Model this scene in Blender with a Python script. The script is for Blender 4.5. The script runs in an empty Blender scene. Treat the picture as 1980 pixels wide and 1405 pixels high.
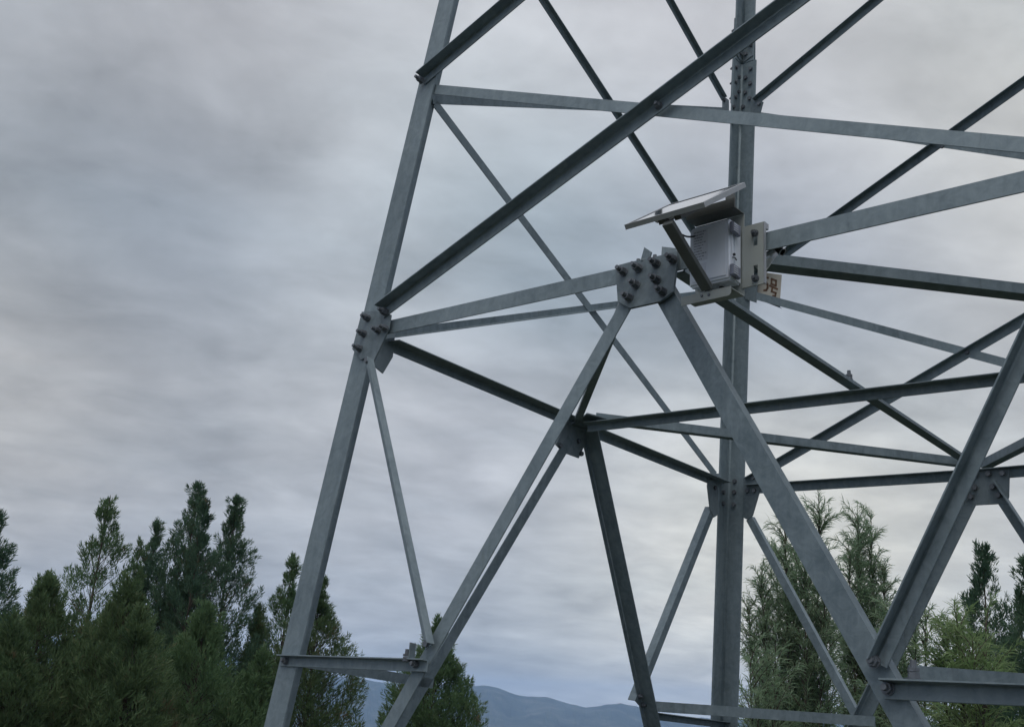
import bpy, bmesh, math, random
import numpy as np
from mathutils import Vector, Matrix
sc = bpy.context.scene
COL = sc.collection
PI = math.pi

# ------------------------------------------------------------------ camera
S = 1.7                                   # half width of the tower at its waist, metres
ZW = 3.281                                # height of the waist above the ground
TP = 0.080976                             # taper of the legs
AS = 1.026469                             # depth / width of the tower plan
YAW, PITCH, ROLL = 0.730861, 0.314581, 0.067425
CAM = np.array([1.243007*S, -2.865317*S, -0.952358*S + ZW])
FPX = 2087.633
PW, PH = 1980.0, 1405.0
_f = np.array([-math.sin(YAW)*math.cos(PITCH), math.cos(YAW)*math.cos(PITCH), math.sin(PITCH)])
_r0 = np.array([math.cos(YAW), math.sin(YAW), 0.0]); _u0 = np.cross(_r0, _f)
_r = _r0*math.cos(ROLL) + _u0*math.sin(ROLL)
_u = -_r0*math.sin(ROLL) + _u0*math.cos(ROLL)
cd = bpy.data.cameras.new('camera'); cam = bpy.data.objects.new('camera', cd); COL.objects.link(cam)
m4 = Matrix.Identity(4)
for i in range(3):
    m4[i][0], m4[i][1], m4[i][2], m4[i][3] = _r[i], _u[i], -_f[i], CAM[i]
cam.matrix_world = m4
cd.sensor_fit = 'HORIZONTAL'; cd.sensor_width = 36.0; cd.lens = FPX/PW*36.0
cd.clip_start = 0.05; cd.clip_end = 40000
sc.camera = cam
sc.cycles.volume_bounces = 3; sc.cycles.transparent_max_bounces = 16

# ------------------------------------------------------------------ exposure, sun, sky
sc.view_settings.view_transform = 'Standard'; sc.view_settings.look = 'None'
sc.view_settings.exposure = 0.0; sc.view_settings.gamma = 1.0
SUN_EL, SUN_AZ = math.radians(60), math.radians(303)     # azimuth measured from +x towards +y
sd = bpy.data.lights.new('sun', 'SUN'); sd.energy = 1.1; sd.angle = math.radians(40); sd.color = (1, .96, .9)
sun = bpy.data.objects.new('sun', sd); COL.objects.link(sun)
sdir = Vector((math.cos(SUN_EL)*math.cos(SUN_AZ), math.cos(SUN_EL)*math.sin(SUN_AZ), math.sin(SUN_EL)))
sun.rotation_euler = sdir.to_track_quat('Z', 'Y').to_euler()

def pdir(px, py):
    d = _f*FPX + _r*(px - PW/2) - _u*(py - PH/2)
    return d/np.linalg.norm(d)

world = bpy.data.worlds.new('World'); sc.world = world; world.use_nodes = True
def sky():
    nt = world.node_tree; N = nt.nodes; L = nt.links; N.clear()
    out = N.new('ShaderNodeOutputWorld'); bg = N.new('ShaderNodeBackground'); bg.inputs[1].default_value = 0.1
    L.new(bg.outputs[0], out.inputs[0])
    st = N.new('ShaderNodeTexSky'); st.sky_type = 'NISHITA'; st.sun_disc = False
    st.sun_elevation = SUN_EL; st.sun_rotation = PI/2 - SUN_AZ
    tc = N.new('ShaderNodeTexCoord'); DIR = tc.outputs['Generated']
    def wire(n, i, v):
        if isinstance(v, (int, float)): n.inputs[i].default_value = v
        elif isinstance(v, (tuple, np.ndarray)): n.inputs[i].default_value = tuple(float(q) for q in v)
        else: L.new(v, n.inputs[i])
    def M(op, *a):
        n = N.new('ShaderNodeMath'); n.operation = op
        for i, v in enumerate(a): wire(n, i, v)
        return n.outputs[0]
    def VM(op, *a):
        n = N.new('ShaderNodeVectorMath'); n.operation = op
        for i, v in enumerate(a): wire(n, i, v)
        return n.outputs['Value'] if op == 'DOT_PRODUCT' else n.outputs[0]
    # the cloud deck as a flat layer seen from below: u across, w away
    up = M('MAXIMUM', VM('DOT_PRODUCT', DIR, (0, 0, 1)), 0.0); den = M('ADD', up, .20)
    fw = np.array([-math.sin(YAW+.2), math.cos(YAW+.2), 0]); rt = np.array([math.cos(YAW+.2), math.sin(YAW+.2), 0])
    u = M('DIVIDE', VM('DOT_PRODUCT', DIR, rt), den); w = M('DIVIDE', VM('DOT_PRODUCT', DIR, fw), den)
    def noise(scale, su, sw, det, rough, dist, off):
        c = N.new('ShaderNodeCombineXYZ'); L.new(M('MULTIPLY_ADD', u, su, off), c.inputs[0]); L.new(M('MULTIPLY_ADD', w, sw, off*.37), c.inputs[1])
        n = N.new('ShaderNodeTexNoise'); L.new(c.outputs[0], n.inputs['Vector'])
        n.inputs['Scale'].default_value = scale; n.inputs['Detail'].default_value = det
        n.inputs['Roughness'].default_value = rough; n.inputs['Distortion'].default_value = dist
        return n.outputs[0]
    n1 = noise(2.4, .8, 1, 5, .5, .8, 3.1)
    n2 = noise(5.2, .85, 1, 6, .55, .5, 14.7)
    n3 = noise(13, .8, 1, 5, .55, .3, 1.3)
    v = M('MULTIPLY_ADD', n1, .42, M('MULTIPLY_ADD', n2, .43, M('MULTIPLY', n3, .15)))
    # broad light, dark and blue parts of the cloud deck, by direction
    lin = lambda c: ((c/255+.055)/1.055)**2.4
    P = np.array([pdir(a[0], a[1]) for a in SKY]); T = np.array([[lin(c) for c in a[2:5]] for a in SKY])*np.array([1.0, 1.015, .975])
    K = 55.0; base = np.array([.42, .435, .48])
    G = np.exp(K*(P@P.T - 1)); W = np.linalg.solve(G + np.eye(len(P))*.12, T-base)
    acc = None
    for d, c in zip(P, W):
        g = M('POWER', 2.718281828, M('MULTIPLY', M('SUBTRACT', VM('DOT_PRODUCT', DIR, d), 1.0), K))
        sc_ = N.new('ShaderNodeVectorMath'); sc_.operation = 'SCALE'; sc_.inputs[0].default_value = tuple(float(q)*10 for q in c); L.new(g, sc_.inputs['Scale'])
        acc = VM('ADD', acc if acc is not None else tuple(base*10), sc_.outputs[0])
    fac = M('MULTIPLY_ADD', M('SUBTRACT', v, .5), 1.7, 1.01)
    # an overcast sky is brightest overhead, and bright again behind the haze along the horizon
    zen = M('MULTIPLY_ADD', M('MAXIMUM', M('SUBTRACT', up, .6), 0.0), 3.4, 1.0)
    hor = M('MULTIPLY_ADD', M('POWER', 2.718281828, M('MULTIPLY', up, -15.0)), 1.2, 1.0)
    fac = M('MULTIPLY', fac, M('MULTIPLY', zen, hor))
    cl = N.new('ShaderNodeVectorMath'); cl.operation = 'SCALE'; L.new(acc, cl.inputs[0]); L.new(fac, cl.inputs['Scale'])
    # bluish thin parts
    mixb = N.new('ShaderNodeMix'); mixb.data_type = 'RGBA'; mixb.blend_type = 'MULTIPLY'
    nb = noise(2.6, .5, 1, 4, .5, .6, 21.0)
    L.new(M('MINIMUM', M('MULTIPLY', M('MAXIMUM', M('SUBTRACT', nb, .46), 0.0), 4.0), 1.0), mixb.inputs[0])
    L.new(cl.outputs[0], mixb.inputs[6]); mixb.inputs[7].default_value = (.97, .99, 1.0, 1)
    mx = N.new('ShaderNodeMix'); mx.data_type = 'RGBA'; mx.inputs[0].default_value = 0.96
    L.new(st.outputs[0], mx.inputs[6]); L.new(mixb.outputs[2], mx.inputs[7])
    L.new(mx.outputs[2], bg.inputs[0])
# how bright and how blue the overcast is towards each part of the sky (seen direction, colour)
SKY = [(100, 50, 188, 190, 198), (850, 60, 203, 205, 213), (300, 200, 166, 169, 179), (100, 420, 152, 157, 166), (400, 340, 171, 175, 184),
       (300, 490, 153, 158, 168), (350, 630, 154, 158, 170), (100, 760, 188, 185, 185), (500, 770, 186, 188, 194), (250, 1010, 158, 160, 168),
       (560, 1010, 180, 182, 190), (1000, 1050, 188, 189, 196), (1000, 1170, 162, 168, 176), (1000, 1310, 172, 171, 172), (1340, 970, 222, 220, 217),
       (1650, 1070, 220, 216, 208), (1920, 80, 208, 208, 210), (1700, 420, 190, 193, 202), (1250, 300, 188, 192, 202), (1080, 440, 164, 176, 189),
       (1900, 480, 200, 200, 203), (900, 800, 188, 190, 199), (1650, 620, 178, 183, 195), (1930, 1030, 204, 203, 202), (1200, 620, 171, 179, 191), (40, 1180, 170, 171, 177)]
sky()

# ------------------------------------------------------------------ materials
def newmat(name):
    m = bpy.data.materials.new(name); m.use_nodes = True
    return m, m.node_tree.nodes, m.node_tree.links, m.node_tree.nodes['Principled BSDF']
def ramp_node(N, L, src, stops):
    r = N.new('ShaderNodeValToRGB'); L.new(src, r.inputs[0]); e = r.color_ramp.elements
    e[0].position, e[0].color = stops[0][0], (*stops[0][1], 1); e[1].position, e[1].color = stops[-1][0], (*stops[-1][1], 1)
    for p, c in stops[1:-1]:
        q = e.new(p); q.color = (*c, 1)
    return r.outputs[0]
def tex(N, L, kind, scale, det=4, rough=.55, coord='Object', stretch=None):
    tc = N.new('ShaderNodeTexCoord'); src = tc.outputs[coord]
    if stretch:
        mp = N.new('ShaderNodeMapping'); mp.inputs['Scale'].default_value = stretch; L.new(src, mp.inputs[0]); src = mp.outputs[0]
    n = N.new('ShaderNodeTex' + kind); L.new(src, n.inputs['Vector']); n.inputs['Scale'].default_value = scale
    if kind == 'Noise':
        n.inputs['Detail'].default_value = det; n.inputs['Roughness'].default_value = rough
    return n
def steel(name, lo, hi, metal=.25, rough=.55):
    m, N, L, b = newmat(name)
    n = tex(N, L, 'Noise', 15, 7, .7); n.inputs['Distortion'].default_value = 1.5
    big = tex(N, L, 'Noise', 2.2, 4, .6); st = tex(N, L, 'Noise', 7, 6, .65, stretch=(3, 3, .35))
    oi = N.new('ShaderNodeObjectInfo')
    def madd(a, k, c):
        q = N.new('ShaderNodeMath'); q.operation = 'MULTIPLY_ADD'; L.new(a, q.inputs[0]); q.inputs[1].default_value = k
        if isinstance(c, float): q.inputs[2].default_value = c
        else: L.new(c, q.inputs[2])
        return q.outputs[0]
    v = madd(n.outputs[0], .52, madd(big.outputs[0], .35, madd(st.outputs[0], .33, madd(oi.outputs['Random'], .16, -.11))))
    mid = tuple((x+y)/2 for x, y in zip(lo, hi))
    col = ramp_node(N, L, v, ((.38, lo), (.56, mid), (.75, hi)))
    # dull brown-grey water stains that follow the length of the tower
    st2 = tex(N, L, 'Noise', 3.0, 7, .7, stretch=(6, 6, .5))
    mr = N.new('ShaderNodeMapRange'); L.new(st2.outputs[0], mr.inputs[0]); mr.inputs[1].default_value = .60; mr.inputs[2].default_value = .78; mr.inputs[4].default_value = .45
    mx = N.new('ShaderNodeMix'); mx.data_type = 'RGBA'; L.new(mr.outputs[0], mx.inputs[0]); L.new(col, mx.inputs[6]); mx.inputs[7].default_value = (lo[0]*.75, lo[1]*.62, lo[2]*.52, 1)
    L.new(mx.outputs[2], b.inputs['Base Color'])
    rr = N.new('ShaderNodeMapRange'); L.new(n.outputs[0], rr.inputs[0]); rr.inputs[3].default_value = rough-.15; rr.inputs[4].default_value = rough+.2
    L.new(rr.outputs[0], b.inputs['Roughness'])
    b.inputs['Metallic'].default_value = metal
    bp = N.new('ShaderNodeBump'); bp.inputs['Strength'].default_value = .15; bp.inputs['Distance'].default_value = .004
    L.new(n.outputs[0], bp.inputs['Height']); L.new(bp.outputs[0], b.inputs['Normal'])
    return m
def paint(name, col, rough=.5, var=.12, scale=14, metal=0.0):
    m, N, L, b = newmat(name)
    n = tex(N, L, 'Noise', scale, 5, .6)
    L.new(ramp_node(N, L, n.outputs[0], ((.3, tuple(c*(1-var) for c in col)), (.7, tuple(min(1, c*(1+var)) for c in col)))), b.inputs['Base Color'])
    b.inputs['Roughness'].default_value = rough; b.inputs['Metallic'].default_value = metal
    return m
def leafmat(name, cols, trans=.25, dead=.8):
    m, N, L, b = newmat(name)
    g = N.new('ShaderNodeNewGeometry'); n = tex(N, L, 'Noise', 1.6, 3, .6)
    a = N.new('ShaderNodeMath'); a.operation = 'MULTIPLY_ADD'; L.new(g.outputs['Random Per Island'], a.inputs[0]); a.inputs[1].default_value = .5
    h = N.new('ShaderNodeMath'); h.operation = 'MULTIPLY_ADD'; L.new(n.outputs[0], h.inputs[0]); h.inputs[1].default_value = 1.3; h.inputs[2].default_value = -.4
    L.new(h.outputs[0], a.inputs[2])
    k = len(cols)
    col = ramp_node(N, L, a.outputs[0], [(i/(k-1), c) for i, c in enumerate(cols)])
    nd = tex(N, L, 'Noise', 3.3, 5, .7); dm = N.new('ShaderNodeMath'); dm.operation = 'MULTIPLY_ADD'; L.new(g.outputs['Random Per Island'], dm.inputs[0]); dm.inputs[1].default_value = .10; L.new(nd.outputs[0], dm.inputs[2])
    dr = N.new('ShaderNodeMapRange'); L.new(dm.outputs[0], dr.inputs[0]); dr.inputs[1].default_value = .66; dr.inputs[2].default_value = .74; dr.inputs[4].default_value = dead
    dx = N.new('ShaderNodeMix'); dx.data_type = 'RGBA'; L.new(dr.outputs[0], dx.inputs[0]); L.new(col, dx.inputs[6]); dx.inputs[7].default_value = (.17, .115, .07, 1); col = dx.outputs[2]
    L.new(col, b.inputs['Base Color']); b.inputs['Roughness'].default_value = .6; b.inputs['Specular IOR Level'].default_value = .3
    t = N.new('ShaderNodeBsdfTranslucent'); L.new(col, t.inputs[0])
    mx = N.new('ShaderNodeMixShader'); mx.inputs[0].default_value = trans
    L.new(b.outputs[0], mx.inputs[1]); L.new(t.outputs[0], mx.inputs[2]); L.new(mx.outputs[0], N['Material Output'].inputs[0])
    return m
MT = {}
MT['steel'] = steel('galvanised_steel', (.105, .145, .165), (.265, .325, .35))
MT['plate'] = steel('galvanised_plate', (.10, .135, .152), (.25, .30, .32), .25, .5)
MT['bolt'] = steel('bolt_steel', (.09, .10, .115), (.20, .22, .24), .5, .5)
MT['bracket'] = paint('bracket_paint', (.35, .378, .355), .5, .06)
MT['strut'] = paint('strut_paint', (.115, .125, .118), .5, .08)
MT['box'] = paint('enclosure_plastic', (.80, .85, .92), .38, .03)
MT['latch'] = paint('latch_plastic', (.22, .24, .30), .45, .08)
MT['decal'] = paint('label_paper', (.70, .73, .80), .5, .05)
MT['ink'] = paint('label_ink', (.26, .28, .33), .6, .1)
MT['alu'] = paint('aluminium_frame', (.43, .45, .46), .4, .06, metal=.5)
MT['dark'] = paint('black_rubber', (.025, .028, .032), .5, .2)
MT['sign'] = paint('sign_paint', (.50, .465, .39), .5, .06)
MT['brown'] = paint('sign_lettering', (.16, .088, .05), .55, .1)
MT['silver'] = paint('silver_hood', (.72, .74, .76), .3, .1, metal=.35)
MT['white'] = paint('white_plastic', (.75, .76, .76), .4, .04)
m, N, L, b = newmat('solar_cells')
bt = tex(N, L, 'Brick', 1.0, coord='Object')
bt.inputs['Color1'].default_value = (.014, .02, .045, 1); bt.inputs['Color2'].default_value = (.018, .026, .055, 1); bt.inputs['Mortar'].default_value = (.35, .36, .38, 1)
bt.inputs['Scale'].default_value = 14; bt.inputs['Mortar Size'].default_value = .012; bt.offset = 0
L.new(bt.outputs[0], b.inputs['Base Color']); b.inputs['Roughness'].default_value = .08; b.inputs['Coat Weight'].default_value = 1; b.inputs['Coat Roughness'].default_value = .04
MT['cells'] = m
m, N, L, b = newmat('bark')
n = tex(N, L, 'Noise', 20, 6, .65, stretch=(3, 3, .6))
L.new(ramp_node(N, L, n.outputs[0], ((.3, (.035, .028, .022)), (.7, (.11, .09, .07)))), b.inputs['Base Color']); b.inputs['Roughness'].default_value = .9
MT['bark'] = m
MT['cyp'] = leafmat('cypress_foliage', [(.075, .135, .072), (.105, .18, .085), (.135, .215, .10), (.17, .225, .11)], .42)
MT['cypdark'] = leafmat('dark_cypress_foliage', [(.060, .115, .080), (.082, .15, .095), (.105, .18, .105), (.135, .19, .11)], .42)
MT['cypolive'] = leafmat('olive_cypress_foliage', [(.070, .118, .066), (.098, .16, .076), (.13, .19, .085), (.18, .19, .115)], .42)
MT['willow'] = leafmat('willow_foliage', [(.15, .235, .145), (.205, .305, .18), (.265, .36, .225), (.32, .38, .26)], .5, .35)
MT['willowg'] = leafmat('fresh_willow_foliage', [(.15, .24, .10), (.205, .31, .125), (.26, .355, .165), (.30, .36, .20)], .5, .3)
m, N, L, b = newmat('hill_scrub')
n = tex(N, L, 'Noise', .02, 8, .65); n2 = tex(N, L, 'Noise', .3, 6, .6)
a = N.new('ShaderNodeMath'); a.operation = 'MULTIPLY_ADD'; L.new(n2.outputs[0], a.inputs[0]); a.inputs[1].default_value = .4; L.new(n.outputs[0], a.inputs[2])
L.new(ramp_node(N, L, a.outputs[0], ((.45, (.022, .032, .022)), (.7, (.038, .046, .030)), (.95, (.08, .075, .055)))), b.inputs['Base Color'])
b.inputs['Roughness'].default_value = .95
MT['ground'] = m
m, N, L, b = newmat('forest_hills')
n = tex(N, L, 'Noise', .009, 10, .74)
L.new(ramp_node(N, L, n.outputs[0], ((.38, (.012, .022, .014)), (.52, (.05, .065, .04)), (.66, (.15, .15, .12)))), b.inputs['Base Color'])
b.inputs['Roughness'].default_value = 1
MT['hills'] = m
MT['concrete'] = paint('concrete', (.33, .32, .30), .9, .15)

# ------------------------------------------------------------------ helpers
def tag(o, label=None, cat=None, group=None, kind=None):
    if label: o['label'] = label
    if cat: o['category'] = cat
    if group: o['group'] = group
    if kind: o['kind'] = kind
    return o
def empty(name, loc):
    o = bpy.data.objects.new(name, None); COL.objects.link(o); o.location = tuple(loc); o.empty_display_size = .2
    return o
ROOTLOC = {}
def wloc(o):
    v = Vector((0, 0, 0))
    while o: v += o.location; o = o.parent
    return v
def obj(name, bm, mat, parent=None, smooth=False):
    """links a bmesh (in world coordinates) as one mesh object under its parent"""
    bmesh.ops.recalc_face_normals(bm, faces=bm.faces)
    me = bpy.data.meshes.new(name)
    if parent is not None:
        bm.transform(Matrix.Translation(-wloc(parent)))
    bm.to_mesh(me); bm.free()
    if smooth:
        for p in me.polygons: p.use_smooth = True
    o = bpy.data.objects.new(name, me); COL.objects.link(o); me.materials.append(mat)
    if parent is not None: o.parent = parent
    return o
def npmesh(name, verts, faces, mat, parent=None, k=4):
    me = bpy.data.meshes.new(name)
    verts = np.asarray(verts, np.float32).reshape(-1, 3); faces = np.asarray(faces, np.int32).reshape(-1, k)
    if parent is not None: verts = verts - np.array(wloc(parent), np.float32)
    me.vertices.add(len(verts)); me.vertices.foreach_set('co', verts.ravel())
    me.loops.add(faces.size); me.loops.foreach_set('vertex_index', faces.ravel())
    me.polygons.add(len(faces)); me.polygons.foreach_set('loop_start', np.arange(0, faces.size, k, dtype=np.int32))
    me.update(calc_edges=True); me.validate()
    me.materials.append(mat)
    o = bpy.data.objects.new(name, me); COL.objects.link(o)
    if parent is not None: o.parent = parent
    return o
def prism(bm, poly, ext):
    """poly: list of 3D points, extruded by vector ext"""
    e = Vector(ext)
    a = [bm.verts.new(Vector(p)) for p in poly]; b = [bm.verts.new(Vector(p) + e) for p in poly]
    n = len(a)
    fs = [bm.faces.new(a), bm.faces.new(b[::-1])]
    for i in range(n): fs.append(bm.faces.new((a[i], b[i], b[(i+1) % n], a[(i+1) % n])))
    return fs
def bevel(bm, w, seg=1):
    bmesh.ops.recalc_face_normals(bm, faces=bm.faces)
    es = [e for e in bm.edges if len(e.link_faces) == 2 and e.calc_face_angle(0) > .5]
    bmesh.ops.bevel(bm, geom=es, offset=w, segments=seg, affect='EDGES', clamp_overlap=True)
def box(bm, c, ux, uy, uz, sx, sy, sz):
    c, ux, uy, uz = Vector(c), Vector(ux), Vector(uy), Vector(uz)
    p = [c + ux*(i*sx/2) + uy*(j*sy/2) - uz*(sz/2) for i, j in ((-1, -1), (1, -1), (1, 1), (-1, 1))]
    return prism(bm, p, uz*sz)
def tube(bm, p0, p1, r0, r1=None, n=12, cap=True):
    p0, p1 = Vector(p0), Vector(p1); r1 = r0 if r1 is None else r1
    d = (p1-p0).normalized(); a = d.orthogonal().normalized(); b = d.cross(a)
    A = [bm.verts.new(p0 + (a*math.cos(2*PI*i/n) + b*math.sin(2*PI*i/n))*r0) for i in range(n)]
    B = [bm.verts.new(p1 + (a*math.cos(2*PI*i/n) + b*math.sin(2*PI*i/n))*r1) for i in range(n)]
    for i in range(n): bm.faces.new((A[i], A[(i+1) % n], B[(i+1) % n], B[i]))
    if cap: bm.faces.new(A[::-1]); bm.faces.new(B)

# ------------------------------------------------------------------ terrain
def gz(x, y):
    r = np.sqrt(np.asarray(x, float)**2 + np.asarray(y, float)**2)
    q = np.maximum(r-4.0, 0)
    return -150*(1-np.exp(-q*.11/150)) - .05*np.sin(np.asarray(x)*.7)*np.sin(np.asarray(y)*.9)*np.minimum(q, 1)
rs = np.concatenate([np.linspace(0, 40, 60)[1:], np.geomspace(42, 5450, 70)]); na = 180
V = [(0, 0, 0)]; F = []
for r_ in rs:
    for k in range(na):
        a_ = 2*PI*k/na; x_, y_ = r_*math.cos(a_), r_*math.sin(a_); V.append((x_, y_, float(gz(x_, y_))))
me = bpy.data.meshes.new('ground')
for k in range(na): F.append((0, 1+k, 1+(k+1) % na))
for i in range(len(rs)-1):
    for k in range(na):
        p = 1+i*na; F.append((p+k, p+na+k, p+na+(k+1) % na, p+(k+1) % na))
me.from_pydata(V, [], F); me.materials.append(MT['ground'])
g = bpy.data.objects.new('ground', me); COL.objects.link(g); tag(g, kind='structure')
for p in me.polygons: p.use_smooth = True

def horizon_y(px): return PH/2 + (_f[2]*FPX + _r[2]*(px-PW/2))/_u[2]
RID = [(-200, 92), (0, 92), (300, 88), (470, 84), (600, 62), (690, 52), (800, 47), (930, 54), (960, 53), (1000, 42), (1060, 40), (1090, 36), (1130, 28), (1165, 30), (1200, 38), (1230, 34), (1300, 20), (1600, 30), (1980, 42), (2200, 40)]
ra, re = [], []
for px, dy in RID:
    d = pdir(px, horizon_y(px)-dy); ra.append(math.atan2(d[1], d[0])); re.append(d[2]/math.hypot(d[0], d[1]))
ra, re = np.array(ra)[::-1], np.array(re)[::-1]
rng = np.random.default_rng(11)
def fbm1(x, seed, octs):
    r = np.random.default_rng(seed); o = np.zeros_like(x)
    for k in range(octs):
        f = 2**k; o += np.sin(x*f*1.7 + r.uniform(0, 6.28))*np.cos(x*f*.9 + r.uniform(0, 6.28))/f**.9
    return o
azs = np.linspace(-PI, PI, 1441)[:-1]
mid = math.atan2(_f[1], _f[0])
rel = (azs-mid+PI) % (2*PI) - PI
rr_ = (ra-mid+PI) % (2*PI) - PI
o_ = np.argsort(rr_)
el = np.interp(rel, rr_[o_], re[o_])
out = np.clip((np.abs(rel)-.5)/.2, 0, 1); el = el*(1-out) + out*(.02 + .008*fbm1(azs*3, 5, 4))
el = el + .0010*fbm1(azs*45, 3, 5)
RD = 4200.0
prof = [(2300, -.02), (2700, .12), (3050, .30), (3400, .50), (3700, .70), (3950, .87), (4100, .96), (4200, 1.0), (4350, .93), (4700, .6), (5000, .2), (5300, -.03)]
V = []; F = []
for i, (rr0, fr) in enumerate(prof):
    for k, a_ in enumerate(azs):
        top = CAM[2] + RD*el[k]
        wob = 40*fbm1(np.array([a_*22 + i*.35]), 7, 5)[0]*(0 if i in (7,) else min(1, abs(7-i)/3))
        base = -148 + 0*a_
        z = base + (top-base)*fr + wob*(.5 if fr > 0 else .05)
        z = min(z, base + (top-base)*(1.0 if i == 7 else .985))
        rad = rr0 + (60*fbm1(np.array([a_*30+i]), 9, 3)[0] if 0 < i < 11 and i != 7 else 0)
        V.append((rad*math.cos(a_), rad*math.sin(a_), z))
n_ = len(azs)
for i in range(len(prof)-1):
    for k in range(n_): F.append((i*n_+k, (i+1)*n_+k, (i+1)*n_+(k+1) % n_, i*n_+(k+1) % n_))
me = bpy.data.meshes.new('hills'); me.from_pydata(V, [], F); me.materials.append(MT['hills'])
hl = bpy.data.objects.new('hills', me); COL.objects.link(hl); tag(hl, kind='structure')

# ------------------------------------------------------------------ the tower: planes of its four faces
def unit(v): v = np.asarray(v, float); return v/np.linalg.norm(v)
_c = 1/math.sqrt(1+TP*TP)
FN = {1: unit((0, -1, AS*TP)), 2: unit((-1, 0, TP)), 3: unit((0, 1, AS*TP)), 4: unit((1, 0, TP)), 'H': np.array([0, 0, 1.])}
FP = {1: np.array([0, -AS*S, ZW]), 2: np.array([-S, 0, ZW]), 3: np.array([0, AS*S, ZW]), 4: np.array([S, 0, ZW]), 'H': np.array([0, 0, ZW])}
def hit(px, py, n, k):
    d = pdir(px, py); return CAM + d*((k - n@CAM)/(n@d))
def at(face, px, py, off=0.0):
    """the point of a tower face (off metres outside it) seen along a direction"""
    n = FN[face]; return hit(px, py, n, n@FP[face] + off)
def hw(z): return S - TP*(z-ZW)
SG = {'L': (-1, -1), 'N': (1, -1), 'R': (1, 1), 'B': (-1, 1)}
def heel(c, z): h = hw(z); return np.array([SG[c][0]*h, SG[c][1]*h*AS, z])
Z2, Z3, Z4 = ZW + .823356*S, ZW + 1.63159*S, ZW + 2.302851*S
ZTOP = ZW + 3.0*S
tower = empty('lattice_tower', (0, 0, 0))
tag(tower, 'grey galvanised steel lattice tower of bolted angle bars filling the view', 'tower')

def angle_bar(bm, A, B, n, s, m, w, w2, tk, ref=None, inset=0.0):
    """rolled angle from A to B: one flange in the plane with normal n, the other along m*n at the edge s"""
    A, B, n = Vector(A), Vector(B), Vector(n); d = (B-A).normalized()
    v = n.cross(d).normalized(); n = d.cross(v).normalized()
    if n.dot(Vector(n)) < 0: n = -n
    rf = Vector(ref) if ref is not None else Vector((0, 0, 1))
    if v.dot(rf) < 0: v = -v
    P = [(s*w/2, 0), (-s*w/2, 0), (-s*w/2, m*tk*.8), (-s*(w/2-tk*.3), m*tk)]
    r = min(tk*1.1, w*.25)
    cx, cy = s*(w/2-tk-r), m*(tk+r)
    for i in range(5):
        t = PI/2*i/4; P.append((cx + s*r*math.sin(t), cy - m*r*math.cos(t)))
    P += [(s*(w/2-tk), m*(w2-tk*.3)), (s*(w/2-tk*.8), m*w2), (s*w/2, m*w2)]
    fs = prism(bm, [A + v*a + n*b for a, b in P], B-A)
    for f in fs[2+4:2+8]: f.smooth = True
    return fs
def brace(name, face, p0, p1, w, s=1, m=-1, off=0.0, w2=None, tk=None, e0=0, e1=0, ref=None, parent=None, off1=None):
    n = FN[face]
    A = at(face, *p0, off) if len(p0) == 2 else np.array(p0)
    B = at(face, *p1, off if off1 is None else off1) if len(p1) == 2 else np.array(p1)
    d = unit(B-A); A = A - d*e0; L0 = np.linalg.norm(B-A); L1 = L0 + e1
    # a bar that runs on beyond its second point stops at the leg (or just above the footing)
    def outside(p):
        h = hw(p[2]) - .015
        return (face in (1, 3, 'H') and abs(p[0]) > h) or (face in (2, 4, 'H') and abs(p[1]) > AS*h) or p[2] < .2 or p[2] > ZTOP-.1
    while e1 and L1 > L0 and outside(A + d*L1): L1 -= .01
    B = A + d*L1
    bm = bmesh.new(); tk = tk or max(.0055, w*.1)
    if face == 'H' and ref is None:
        q = CAM - (A+B)/2; ref = (q[0], q[1], 0)
    angle_bar(bm, A, B, n, s, m, w, w2 or w, tk, ref)
    return obj(name, bm, MT['steel'], parent or tower)

# bolts: shared meshes, axis +z out of the plate
def bolt_mesh(kind):
    bm = bmesh.new()
    def hexn(z0, z1, r): tube(bm, (0, 0, z0), (0, 0, z1), r, r*.97, 6)
    if kind == 'long':
        tube(bm, (0, 0, 0), (0, 0, .004), .019, n=16); hexn(.004, .018, .0165); hexn(.020, .030, .0165)
        tube(bm, (0, 0, .03), (0, 0, .050), .0095, .0085, 12)
    elif kind == 'nut':
        tube(bm, (0, 0, 0), (0, 0, .003), .017, n=14); hexn(.003, .016, .0145); tube(bm, (0, 0, .016), (0, 0, .028), .0085, .0075, 10)
    else:
        tube(bm, (0, 0, 0), (0, 0, .003), .016, n=14); hexn(.003, .013, .0145)
    bmesh.ops.recalc_face_normals(bm, faces=bm.faces)
    me = bpy.data.meshes.new('bolt'); bm.to_mesh(me); bm.free(); me.materials.append(MT['bolt']); return me
BM_ = {k: bolt_mesh(k) for k in ('long', 'nut', 'head')}
def bolt(parent, pos, n, kind='nut', sc_=1.0):
    o = bpy.data.objects.new('bolt', BM_[kind]); COL.objects.link(o); o.parent = parent
    o.location = Vector(pos) - wloc(parent); o.rotation_euler = Vector(n).to_track_quat('Z', 'Y').to_euler()
    o.rotation_euler.rotate_axis('Z', random.Random(pos[0]*97+pos[2]).uniform(0, 1)); o.scale = (sc_,)*3
    return o
def plate(face, pts, off=0.0, tk=.008, name='gusset_plate', bolts=(), side=1, kind='nut', bs=1.0, parent=None):
    n = FN[face]*side
    bm = bmesh.new(); prism(bm, [at(face, *p, off) for p in pts], FN[face]*tk); bevel(bm, .0012)
    o = obj(name, bm, MT['plate'], parent or tower)
    boff = off + tk if side > 0 else off
    for b_ in bolts: bolt(o, at(face, *b_, boff), n, kind, bs)
    return o

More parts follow.
